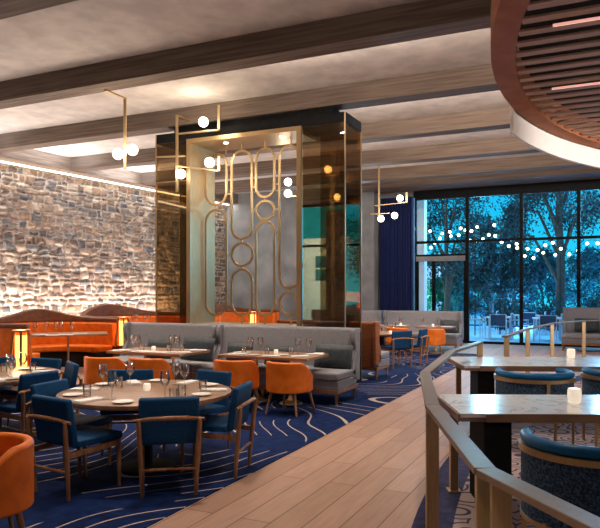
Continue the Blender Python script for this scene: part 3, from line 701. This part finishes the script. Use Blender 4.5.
# ---------------------------------------------------------------- orange booths against the stone wall
def booth(c, R, a0, a1, hump, label, group, ry=1.0):
    r = thing('booth', label, 'booth', (c[0], c[1], 0), group=group); n = 60
    P = lambda rad: [(rad*math.cos(math.radians(a0+(a1-a0)*k/n)), ry*rad*math.sin(math.radians(a0+(a1-a0)*k/n))) for k in range(n+1)]
    MB().band(P(R-.10), P(R), [.02]*(n+1), [.95]*(n+1)).build('outer_shell', 'orange', r, smooth=True)
    hi = []
    for k in range(n+1):
        a = a0+(a1-a0)*k/n; hi.append(1.03+.0+sum(h*math.exp(-((a-m)/s)**2) for (m, s, h) in hump))
    MB().band(P(R-.13), P(R+.02), [.951]*(n+1), hi).build('top_cap', 'brownleather', r, smooth=True, bevel=.02)
    MB().band(P(R-.22), P(R-.10), [.42]*(n+1), [.93]*(n+1)).build('back_cushion', 'orange', r, smooth=True, bevel=.03)
    MB().band(P(R-.66), P(R-.20), [.33]*(n+1), [.46]*(n+1)).build('seat_cushion', 'orange', r, smooth=True, bevel=.03)
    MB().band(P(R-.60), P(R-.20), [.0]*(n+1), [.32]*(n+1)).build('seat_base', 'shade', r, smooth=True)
    return r
GO = 'orange curved booths along the stone wall'
booth((-10.0, 9.75), 1.45, 68, 297, [(150, 26, .20)], 'orange curved leather booth with wavy brown top, nearest on the stone wall side', GO)
booth((-10.55, 13.35), 1.6, 40, 285, [(170, 34, .24)], 'second orange curved booth with humped brown top beside the screen', GO)
booth((-10.2, 17.1), 1.6, 60, 285, [(150, 30, .2)], 'farthest orange booth glimpsed through the brass lattice', GO)
# lanterns on pedestals
def lantern(x, y, label, s=1.0):
    r = thing('lantern', label, 'lamp', (x, y, 0), .3, 'glowing orange lanterns on the booth ends')
    MB().lathe([(.15*s, .0), (.15*s, .44)], 20).build('pedestal', 'brownleather', r, True)
    MB().lathe([(.16*s, .441), (.16*s, .47)], 24).build('base', 'wood', r, True)
    MB().lathe([(.155*s, .471), (.165*s, .55), (.13*s, .80), (.105*s, 1.04)], 28).build('glass_shade', 'amber', r, True); gs = r.children[-1]
    for k in range(6):
        a = k*math.pi/3; c, sn = math.cos(a), math.sin(a)
        MB().tube([(.166*s*c, .166*s*sn, .471), (.175*s*c, .175*s*sn, .55), (.139*s*c, .139*s*sn, .80), (.114*s*c, .114*s*sn, 1.05)], .02, flat=(.035, .012)).build('rib', 'wood', r)
    MB().lathe([(.115*s, 1.045), (.115*s, 1.065)], 24).build('top_ring', 'wood', r, True)
    MB().tube([(0, 0, .472), (0, 0, .98)], .08*s, 16).build('light_tube', 'flame', gs, True)
    MB().lathe([(.06*s, .74), (.06*s, .78)], 16).build('collar', 'brassdk', r, True)
    l = bpy.data.lights.new('lantern_light', 'POINT'); l.energy = 12; l.color = (1, .66, .34); l.shadow_soft_size = .1
    o = bpy.data.objects.new('lantern_light', l); col.objects.link(o); o.parent = r; o.location = (.0, 0, 1.12)
    return r
p = pd(21, 9.3); lantern(p.x, p.y, 'glowing orange lantern beyond the left round table', 1.0)
p = pd(123, 13.9); lantern(p.x, p.y, 'glowing orange lantern beside the left end of the grey banquette', 1.0)
p = pd(253, 17.6); lantern(p.x, p.y, 'glowing orange lantern glimpsed through the brass lattice', 1.0)
# ---------------------------------------------------------------- railings
RZ = .95
def railing(label, pts, posts, loc, zt=RZ):
    r = thing('railing', label, 'railing', (loc[0], loc[1], 0)); o_ = Matrix.Translation((-loc[0], -loc[1], 0))
    for a, b in zip(pts[:-1], pts[1:]):
        a = Vector((*a, zt-.014)); b = Vector((*b, zt-.014)); d = (b-a).normalized()*.02
        m = MB().tube([a+d*.2, b-d*.2], .02, flat=(.085, .028)).build('handrail', 'bronze', r, bevel=.003); m.data.transform(o_)
    for (x, y, rz) in posts:
        m = MB().box((x, y, (zt-.03)/2+.004), (.075, .03, zt-.035), rz).build('post', 'brass', r, bevel=.003); m.data.transform(o_)
        m = MB().box((x, y, .012), (.12, .07, .008), rz).build('foot_plate', 'brass', m); m.data.transform(o_)
    return r
railing('bronze handrail with brass posts bending round the marble tables', [(.12, 1.90), (-.41, 2.53), (-.925, 3.82), (-1.345, 5.30), (-1.57, 7.40), (-1.50, 8.85)],
        [(.06, 1.97, -.85), (-.345, 2.47, TH), (-.415, 2.56, TH), (-.92, 3.80, TH), (-1.49, 8.75, .4)], (-.93, 3.8))
railing('far bronze handrail on brass posts in front of the window sofa', [(-1.36, 10.1), (-1.27, 12.3), (-1.0, 14.6), (-.42, 16.3), (.5, 17.2)],
        [(-1.355, 10.3, TH), (-1.26, 12.35, TH), (-1.0, 14.55, TH), (-.44, 16.25, TH), (.42, 17.12, TH)], (-1.0, 14.6))
# ---------------------------------------------------------------- marble tables
def marble_table(c, Lx, Dy, rz, label):
    t = thing('marble_table', label, 'table', (c[0], c[1], .008), rz, 'marble topped tables on the bar carpet'); a, b = Lx/2, Dy/2
    MB().bx(-a, a, -b, b, .722, .752).build('marble_top', 'marble', t, bevel=.003)
    MB().bx(-a, -a+.012, -b, b, .70, .7215).bx(-a+.18, a, -b-.004, -b+.012, .69, .7215).bx(-a+.18, a, b-.012, b, .69, .7215).bx(-a+.012, a, -b+.014, b-.014, .69, .7215).build('wood_edge', 'tablewood', t)
    MB().bx(-a+.18, a, -b-.018, -b-.001, .695, .751).build('front_edge', 'tablewood', t)
    MB().bx(-a-.016, -a-.001, -b+.0, b, .695, .745).build('end_edge', 'tablewood', t)
    MB().bx(-a+.07, -a+.13, b-.2, b-.14, 0, .69).build('leg', 'brassdk', t); MB().bx(a-.13, a-.07, b-.2, b-.14, 0, .69).build('leg', 'brassdk', t)
    MB().bx(-a+.05, -a+.15, b-.23, b-.11, 0, .012).build('foot_plate', 'brass', t)
    MB().bx(-a+.22, -a+.42, -.22, .22, 0, .69).build('pedestal', 'black', t); MB().bx(a-.42, a-.22, -.22, .22, 0, .69).build('pedestal', 'black', t)
    return t
# near table: front-left corner (-.93,4.6), rotated 22 deg ; far table
def mt_from_corner(fl, Lx, Dy, rz, label):
    u = Vector((math.cos(rz), math.sin(rz))); v = Vector((-u.y, u.x)); c = Vector(fl)+u*Lx/2+v*Dy/2; return marble_table(c, Lx, Dy, rz, label), u, v
MT2, u2, v2 = mt_from_corner((-.92, 4.62), 2.7, .85, math.radians(24), 'nearer white marble topped table with wooden edge at the right')
MT1, u1, v1 = mt_from_corner((-1.47, 7.60), 3.2, 1.05, math.radians(22), 'farther white marble topped table with wooden edge at the right')
GN = 'navy barrel chairs at the marble tables'
cam_fwd = Vector((-sth, cth)); cam_r = Vector((cth, sth))
def put_bar(px, dep, label, turn=0):
    p = pd(px, dep); return place(ba, bau, (p.x, p.y, .007), TH+turn, label, GN)
put_bar(592, 3.72, 'large navy barrel chair nearest the camera at the lower right corner', .05)
put_bar(534, 6.75, 'navy barrel chair between the two marble tables, fully framed', 0)
put_bar(622, 6.85, 'navy barrel chair cut off by right frame edge between the marble tables', 0)
# ================================================================ TABLEWARE
def mk_wine():
    pr = [(.037, 0), (.037, .002), (.008, .006), (.005, .012), (.005, .09), (.014, .10), (.036, .126), (.044, .155), (.041, .195), (.034, .235), (.031, .235), (.039, .19), (.041, .155), (.033, .13), (.004, .104)]
    return MB().lathe(pr, 18).build('wine_glass', 'glass', None, True)
def mk_tumbler(): return MB().lathe([(.032, 0), (.034, .004), (.038, .10), (.035, .10), (.031, .012)], 18).build('tumbler', 'glass', None, True)
def mk_plate(): return MB().lathe([(.045, 0), (.05, .003), (.085, .012), (.087, .015), (.05, .007)], 28).build('side_plate', 'white', None, True)
def mk_napkin():
    return MB().bx(-.13, .13, -.055, .055, 0, .007).bx(-.125, .125, -.05, .052, .0071, .015).build('napkin', 'linen', None, bevel=.003)
def mk_votive():
    r = thing('votive', '', 'candle')
    MB().lathe([(.040, 0), (.048, .008), (.052, .05), (.050, .098), (.044, .108), (.038, .108), (.040, .06), (.036, .02)], 24).build('cup', 'votive', r, True)
    MB().lathe([(.030, .02), (.030, .06), (.004, .061), (.003, .075)], 14).build('candle', 'flame', r, True)
    return r
KW = {'wine': (mk_wine(), 'wine_glass', 'wine glass', 'clear stemmed wine glass'), 'tum': (mk_tumbler(), 'tumbler', 'tumbler', 'clear straight tumbler'),
      'plate': (mk_plate(), 'side_plate', 'plate', 'white side plate'), 'nap': (mk_napkin(), 'napkin', 'napkin', 'folded white napkin'), 'vot': (mk_votive(), 'votive', 'candle', 'small lit white votive candle')}
used = {k: [] for k in KW}
ORD = ['leftmost', 'second from the left', 'third from the left', 'fourth from the left', 'fifth from the left', 'sixth from the left', 'seventh from the left', 'eighth from the left', 'ninth from the left']
def setting(tname, z, items, c=None, rmax=None, rect=None):
    by = {}
    for (k, px, py) in items: by.setdefault(k, []).append((px, py))
    for k, l in by.items():
        l.sort(); proto, nm, cat, desc = KW[k]
        for i, (px, py) in enumerate(l):
            p = at(px, py, z)
            if c is not None:
                d = Vector((p.x-c[0], p.y-c[1])); lim = rmax-.14
                if d.length > lim: d = d.normalized()*lim; p = Vector((c[0]+d.x, c[1]+d.y, z))
            if rect: p.x = min(max(p.x, rect[0]+.12), rect[1]-.12); p.y = min(max(p.y, rect[2]+.1), rect[3]-.1)
            if len(l) == 1: lab = '%s on %s' % (desc, tname)
            elif i == len(l)-1: lab = '%s, rightmost one on %s' % (desc, tname)
            else: lab = '%s, %s on %s' % (desc, ORD[i], tname)
            o = proto if not used[k] else copy_tree(proto)
            used[k].append(o); o.location = (p.x, p.y, z+.0012); o.scale = (.62,)*3 if (k == 'vot' and 'marble' not in tname) else (1, 1, 1); o.rotation_euler.z = random.uniform(-.2, .2)+(TH if k == 'nap' else 0)
            if c is not None and k == 'nap': o.rotation_euler.z = math.atan2(p.y-c[1], p.x-c[0])+math.pi/2*0
            tag(o, lab, cat, '%ss on %s' % (desc, tname))
setting('the front round table', TZ, [('wine', 103, 389), ('wine', 112, 399), ('wine', 130, 385), ('wine', 165, 398), ('wine', 175.6, 385), ('wine', 184.5, 388),
    ('tum', 119, 387), ('tum', 87, 396.5), ('tum', 203, 391), ('tum', 174, 401), ('tum', 182, 397), ('plate', 71, 396), ('plate', 121, 404), ('plate', 104, 385), ('plate', 202, 395.5), ('plate', 212, 385.5), ('plate', 158, 381),
    ('nap', 87, 401), ('nap', 85, 390), ('nap', 134, 383), ('nap', 213, 390.5), ('nap', 187, 383), ('nap', 157, 407), ('vot', 147, 391)], A, RA)
setting('the left round table', TZ, [('wine', 10, 376), ('wine', 15, 380), ('wine', 23, 374), ('tum', 33, 371.5), ('tum', 4, 372), ('plate', 38, 370), ('plate', 25, 369.5), ('plate', 47, 374), ('plate', 12, 380), ('nap', 44, 372), ('nap', 20, 378), ('nap', 3, 383)], B, RB)
setting('the left banquette table', TZ, [('wine', 133, 350), ('wine', 138, 350.5), ('wine', 172, 350), ('wine', 177.5, 350.3), ('tum', 142, 351), ('tum', 169, 351.3), ('tum', 182, 350.6), ('vot', 153.6, 350.6),
    ('plate', 124, 351.5), ('plate', 190, 351), ('nap', 115, 351.5), ('nap', 147, 352.5), ('nap', 162, 353.3), ('nap', 186, 353), ('nap', 200, 350.6), ('nap', 131, 353)], rect=(-6.95, -5.58, 7.80, 8.62))
setting('the right banquette table', TZ, [('wine', 250.6, 353), ('wine', 260.5, 353.5), ('wine', 297.7, 353.5), ('wine', 308.5, 354), ('tum', 244, 353.5), ('tum', 267, 353.8), ('tum', 291, 354), ('vot', 276, 354.2),
    ('plate', 283.6, 355.6), ('plate', 321, 353.6), ('plate', 253, 355.8), ('nap', 236, 355), ('nap', 268, 357), ('nap', 300, 356.8), ('nap', 314, 354.8), ('nap', 242, 353)], rect=(-5.08, -3.66, 8.02, 8.82))
setting('the left booth table', .772, [('wine', 35, 334), ('wine', 46.5, 333), ('wine', 56, 333.5), ('wine', 61, 333), ('wine', 72, 334), ('nap', 40, 335), ('nap', 53, 335.6), ('nap', 66, 335), ('nap', 80, 334), ('plate', 62, 335.5)])
setting('the far booth table', .772, [('wine', 133, 323), ('wine', 137, 323.6), ('wine', 145, 323.3), ('wine', 149, 323.4), ('nap', 136, 324.6), ('nap', 147, 324.6)])
setting('the far round table', TZ, [('wine', 386, 333), ('wine', 394, 332.5), ('vot', 391, 334), ('nap', 399, 334.3), ('plate', 410, 333.5)], E_, .55)
setting('the far narrow table by the door', TZ, [('wine', 422, 326.5), ('wine', 438, 327), ('vot', 430, 327.3), ('nap', 446, 327.6), ('plate', 418, 327.8)], rect=(-4.45, -3.55, 16.55, 17.25))
setting('the far narrow table behind the round one', TZ, [('wine', 400, 326.5), ('wine', 407, 327), ('vot', 406, 327.6), ('nap', 392, 327.6)], rect=(-5.9, -4.75, 16.55, 17.25))
setting('the nearer marble table', .760, [('vot', 574.5, 402.5)])
setting('the farther marble table', .760, [('vot', 571, 357.5)])
# ================================================================ PENDANTS
def bar(mb, a, b, wd=.045): return mb.tube([a, b], .02, flat=(wd, .022))
def pendant(label, loc, bars, globes, R=.09, power=16):
    r = thing('globe_pendant', label, 'pendant light', loc, group='brass and opal globe light fixtures')
    for a, b in bars:
        o = MB().tube([Vector(a), Vector(b)], .02, flat=(.05, .024)).build('brass_bar', 'brass', r, bevel=.002); o.data.transform(Matrix.Translation(-Vector(loc)))
    for g in globes:
        o = MB().sphere(Vector(g)-Vector(loc), R).build('globe', 'globe', r, True)
        l = bpy.data.lights.new('globe_light', 'POINT'); l.energy = power; l.color = (1, .82, .6); l.shadow_soft_size = R
        lo = bpy.data.objects.new('globe_light', l); col.objects.link(lo); lo.parent = r; lo.location = Vector(g)-Vector(loc)+Vector((0, -R-.12, 0))
    return r
a = aty(109, 93, 8.12); b = aty(124, 97, 8.53); x0 = (a.x+b.x)/2
zb = aty(124, 169, 8.53).z
g1, g2 = aty(118, 154, 8.47), aty(132.5, 150, 8.62)
pendant('two-globe brass pendant hanging left of the brass screen', (x0, 8.12, ZB), [((x0, 8.05, ZB-.012), (x0, 8.55, ZB-.012)), ((x0, 8.53, ZB-.02), (x0, 8.53, zb)), (( g1.x, 8.50, g1.z), (g2.x, 8.56, g2.z))], [g1, g2])
Y2 = 9.97
q = lambda px, py, y=Y2: aty(px, py, y)
m0, m1 = q(177, 115), q(177, 192)
br_y = 10.39
h1a, h1b = q(177, 134), q(219, 130); v1 = q(219, 105)
h2a = q(177, 166); h2b = q(219, 171); v2 = q(219, 156)
xl = q(156, 157); xr = q(185, 156)
pendant('tall brass fixture with three globes in front of the screen corner', (m0.x, br_y, m0.z),
        [(m0, m1), (m0+Vector((0, 0, -.012)), (m0.x, br_y, m0.z-.012)), (h1a, h1b), (h1b, v1), (h2a, h2b), (h2b, v2), (xl, xr)],
        [q(203.5, 122, Y2-.02), q(209.5, 162.5, Y2-.03), q(181, 174, Y2+.12)])
def far_fix(label, px, py, y, s):
    c = aty(px, py, y); k = s
    return pendant(label, (c.x, c.y, ZC), [((c.x, c.y, ZC), (c.x, c.y, c.z-.25*k)), ((c.x-.25*k, c.y, c.z-.05*k), (c.x+.3*k, c.y, c.z-.05*k)), ((c.x-.12*k, c.y-.02, c.z+.18*k), (c.x+.8*k, c.y-.02, c.z+.22*k)), ((c.x+.8*k, c.y-.02, c.z+.20*k), (c.x+.8*k, c.y-.02, c.z+.5*k))],
                   [(c.x+.62*k, c.y-.05, c.z+.34*k), (c.x+.45*k, c.y, c.z-.12*k), (c.x+.09*k, c.y-.1, c.z-.2*k)], power=10)
far_fix('far brass globe fixture beside the navy curtain', 379, 212, 17.4, 1.0)
c = aty(289, 188, 13.6)
pendant('two-globe brass pendant seen through the brass lattice', (c.x+.28, 13.6, ZC), [((c.x+.28, 13.6, ZC), (c.x+.28, 13.6, c.z-.2)), ((c.x, 13.6, c.z-.2), (c.x+.28, 13.6, c.z-.2))], [aty(288, 182, 13.6), aty(288, 193.5, 13.6)], power=10)
c = aty(328, 169.5, 13.3)
pendant('single-globe brass pendant seen through right smoked glass, upper one', (c.x+.25, 13.3, ZB), [((c.x+.25, 13.3, ZB), (c.x+.25, 13.3, c.z-.14)), ((c.x-.1, 13.3, c.z-.14), (c.x+.25, 13.3, c.z-.14))], [c], power=10)
c = aty(337, 197, 15.75)
pendant('single-globe brass pendant seen through right smoked glass, lower one', (c.x-.2, 15.75, ZB), [((c.x-.2, 15.75, ZB), (c.x-.2, 15.75, c.z-.12)), ((c.x-.2, 15.75, c.z-.12), (c.x+.1, 15.75, c.z-.12))], [c], power=10)
# ================================================================ TERRACE
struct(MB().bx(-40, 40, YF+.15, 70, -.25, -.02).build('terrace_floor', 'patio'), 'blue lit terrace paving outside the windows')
def patio_chair():
    r = thing('patio_chair', '', 'chair', group='pale chairs on the terrace')
    MB().bx(-.23, .23, -.22, .24, .43, .46).build('seat', 'patioseat', r)
    MB().bx(-.23, .23, -.27, -.245, .50, .86).build('backrest', 'patioseat', r)
    for s in (-1, 1):
        MB().tube([(s*.25, -.26, 0), (s*.25, -.26, .88)], .018, 6).build('leg', 'patiochair', r)
        MB().tube([(s*.25, .24, 0), (s*.25, .24, .66)], .018, 6).build('leg', 'patiochair', r)
        MB().tube([(s*.25, -.27, .66), (s*.25, .26, .66)], .02, 6).build('arm', 'patiochair', r)
    MB().tube([(-.25, -.26, .87), (.25, -.26, .87)], .018, 6).build('top_rail', 'patiochair', r)
    return r
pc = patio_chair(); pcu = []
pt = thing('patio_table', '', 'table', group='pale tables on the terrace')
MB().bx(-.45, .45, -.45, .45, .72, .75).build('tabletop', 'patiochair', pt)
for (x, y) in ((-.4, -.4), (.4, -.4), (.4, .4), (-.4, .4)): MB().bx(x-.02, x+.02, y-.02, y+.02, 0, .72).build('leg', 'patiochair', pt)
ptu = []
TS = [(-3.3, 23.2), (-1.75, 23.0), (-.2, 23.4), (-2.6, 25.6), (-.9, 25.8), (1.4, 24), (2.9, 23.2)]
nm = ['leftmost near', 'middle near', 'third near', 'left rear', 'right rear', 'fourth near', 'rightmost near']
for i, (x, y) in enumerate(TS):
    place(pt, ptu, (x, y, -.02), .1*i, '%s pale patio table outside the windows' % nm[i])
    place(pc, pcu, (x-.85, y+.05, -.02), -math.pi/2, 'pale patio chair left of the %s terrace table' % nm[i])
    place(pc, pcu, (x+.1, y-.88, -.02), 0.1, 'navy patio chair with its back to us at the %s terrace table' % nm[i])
# neighbouring building and pale column outside
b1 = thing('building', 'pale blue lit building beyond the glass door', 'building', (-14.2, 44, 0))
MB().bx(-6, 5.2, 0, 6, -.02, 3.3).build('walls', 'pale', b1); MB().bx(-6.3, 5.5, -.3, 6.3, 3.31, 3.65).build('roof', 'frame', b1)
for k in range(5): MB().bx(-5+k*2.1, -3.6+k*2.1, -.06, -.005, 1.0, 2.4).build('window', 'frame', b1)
b2 = thing('building', 'white building with shuttered window seen through the smoked glass', 'building', (-11.3, 27, 0))
MB().bx(-1.2, .72, 0, 4, -.02, 4.0).build('walls', 'whitewall', b2); MB().bx(-.55, .45, -.05, -.005, 2.1, 3.2).build('window', 'leafmid', b2)
MB().bx(-.55, .45, -.08, -.051, 2.6, 2.66).build('window_bar', 'white', b2)
p = aty(421, 300, 22.2); tag(MB().bx(p.x-.16, p.x+.16, 22.0, 22.4, -.02, 5.3).build('terrace_column', 'whitewall'), 'white square column just outside the glass door', 'column')
p = aty(353, 299, 22.5); s_ = thing('street_sign', 'glowing red and amber sign outside behind the smoked glass', 'sign', (p.x, 22.5, 0))
MB().bx(-.30, .20, -.06, .06, p.z-.10, p.z+.26).build('amber_panel', 'ambersign', s_); MB().bx(.21, .5, -.06, .06, p.z-.35, p.z+.22).build('red_panel', 'red', s_); MB().bx(-.05, .05, .07, .15, -.02, p.z).build('post', 'black', s_)
# trees
def tree(x, y, h, cr, label, mat='leafdark', nleaf=2600, pointed=False, trunk=.16, low=.35, name='tree', ls=.085, group='trees on the terrace'):
    rnd = random.Random(int(x*100+y*10)); r = thing(name, label, 'tree' if name == 'tree' else 'shrub', (x, y, -.02), group=group)
    t = MB()
    t.tube([(0, 0, 0), (.05, 0, h*.3), (-.05, .05, h*.6), (0, 0, h*.9)], [trunk, trunk*.8, trunk*.5, trunk*.15], 8)
    cl = []
    for k in range(26):
        a = rnd.uniform(0, 6.283); f = rnd.uniform(low, 1)
        prof = (1-f)*1.25 if pointed else math.sqrt(max(.02, 1-((f-(low+1)/2)/((1-low)/2))**2))
        rad = cr*prof*rnd.uniform(.35, 1); c = Vector((rad*math.cos(a), rad*math.sin(a), h*f)); cl.append(c)
        if k < 14: t.tube([(0, 0, h*max(.15, f-.25)), c*.55+Vector((0, 0, h*f*.42)), c], [trunk*.4, trunk*.25, .015], 5)
    t.build('trunk', 'bark', r, True)
    m = MB()
    for i in range(nleaf):
        c = cl[rnd.randrange(len(cl))]; s = cr*.28
        p = c+Vector((rnd.gauss(0, s*.6), rnd.gauss(0, s*.6), rnd.gauss(0, s*.5)))
        if p.z < .05: p.z = .05+rnd.random()*.3
        u = Vector((rnd.gauss(0, 1), rnd.gauss(0, 1), rnd.gauss(0, 1))).normalized(); v = u.orthogonal().normalized(); l = ls*rnd.uniform(.6, 1.4)
        m.add([p-u*l, p+v*l*.4, p+u*l, p-v*l*.4], [(0, 1, 2, 3)])
    m.build('foliage', mat, r)
    return r
tree(-6.6, 30, 6.9, 2.1, 'dark leafy tree beyond the glass door', 'leafdark', 8000)
tree(-4.0, 33, 5.6, 1.5, 'pointed dark tree seen through the second window bay', 'leafdark', 6000, True, low=.15)
tree(-4.9, 31.5, 4.7, 1.1, 'slim pointed tree left of the taller pointed tree', 'leafdark', 4500, True, low=.15)
tree(-1.7, 29, 8.6, 2.5, 'large dark spreading tree beyond the third window bay', 'leafdark', 11000, trunk=.22)
tree(2.6, 31, 8.4, 2.5, 'large dark tree at the right frame edge outside', 'leafdark', 9000, trunk=.22)
for i, (x, y, h, cr, mt) in enumerate([(-9.4, 34, 2.6, 1.2, 'leafgreen'), (-8.0, 37.5, 2.6, 1.3, 'leafgreen'), (-6.6, 35, 3.2, 1.2, 'leafmid'), (-4.9, 37.5, 3.6, 1.3, 'leafmid'), (-3.0, 36.5, 3.6, 1.3, 'leafmid'), (-1.2, 34.5, 3.8, 1.3, 'leafmid'), (.8, 36.5, 3.6, 1.3, 'leafmid'), (2.4, 35, 3.4, 1.2, 'leafmid'), (-11.6, 39, 3.0, 1.5, 'leafmid')]):
    nn = ['first', 'second', 'third', 'fourth', 'fifth', 'sixth', 'seventh', 'eighth', 'ninth'][i]
    tree(x, y, h, cr, '%s %s shrub behind the terrace tables' % (nn, 'green' if mt == 'leafgreen' else 'blue-green'), mt, 3500, low=.12, trunk=.06, name='shrub', ls=.10, group='shrubs behind the terrace')
for i, (x, y, h, cr) in enumerate([(-3.8, 28.2, 1.3, .9), (-2.0, 28.0, 1.2, .9), (-.2, 28.3, 1.3, .9), (1.6, 28.2, 1.2, .9), (3.4, 28, 1.2, .9)]):
    tree(x, y, h, cr, 'low dark hedge shrub, %s along the terrace edge' % ['first from the left', 'second', 'third', 'fourth', 'last'][i], 'leafdark', 900, low=.1, trunk=.03, name='shrub', ls=.08, group='low shrubs along the terrace')
# string lights
def string(label, pts, y, n):
    P = smoothpath([aty(px, py, y) for (px, py) in pts], 10)
    r = thing('string_light', label, 'string light', P[0], group='string lights on the terrace')
    o = MB().tube(P, .008, 5).tube([P[-1], Vector((P[-1].x, P[-1].y, -.02))], .02, 6).build('cable', 'black', r); o.data.transform(Matrix.Translation(-P[0]))
    for k in range(n):
        f = (k+.5)/n*(len(P)-1); i = int(f); p = P[i].lerp(P[min(i+1, len(P)-1)], f-i)-P[0]
        MB().sphere(p+Vector((0, 0, -.09)), .055, 10, 7).build('bulb', 'bulb', r, True)
    return r
string('upper string of warm bulbs across the door bay', [(410, 226), (437, 230), (455, 234), (470, 226), (500, 222)], 25.5, 8)
string('rising string of warm bulbs in the door bay', [(424, 252), (432, 244), (440, 236), (458, 226), (475, 230)], 24.5, 7)
string('middle string of warm bulbs across the second window bay', [(468, 238), (480, 238), (492, 232), (505, 242), (520, 246)], 24.2, 8)
string('long string of warm bulbs across the right window bays', [(513, 240), (535, 248), (552, 240), (570, 252), (590, 240), (612, 246)], 24.8, 11)
string('lower string of warm bulbs across third window bay', [(522, 252), (532, 256), (545, 250), (560, 254)], 26.5, 4)
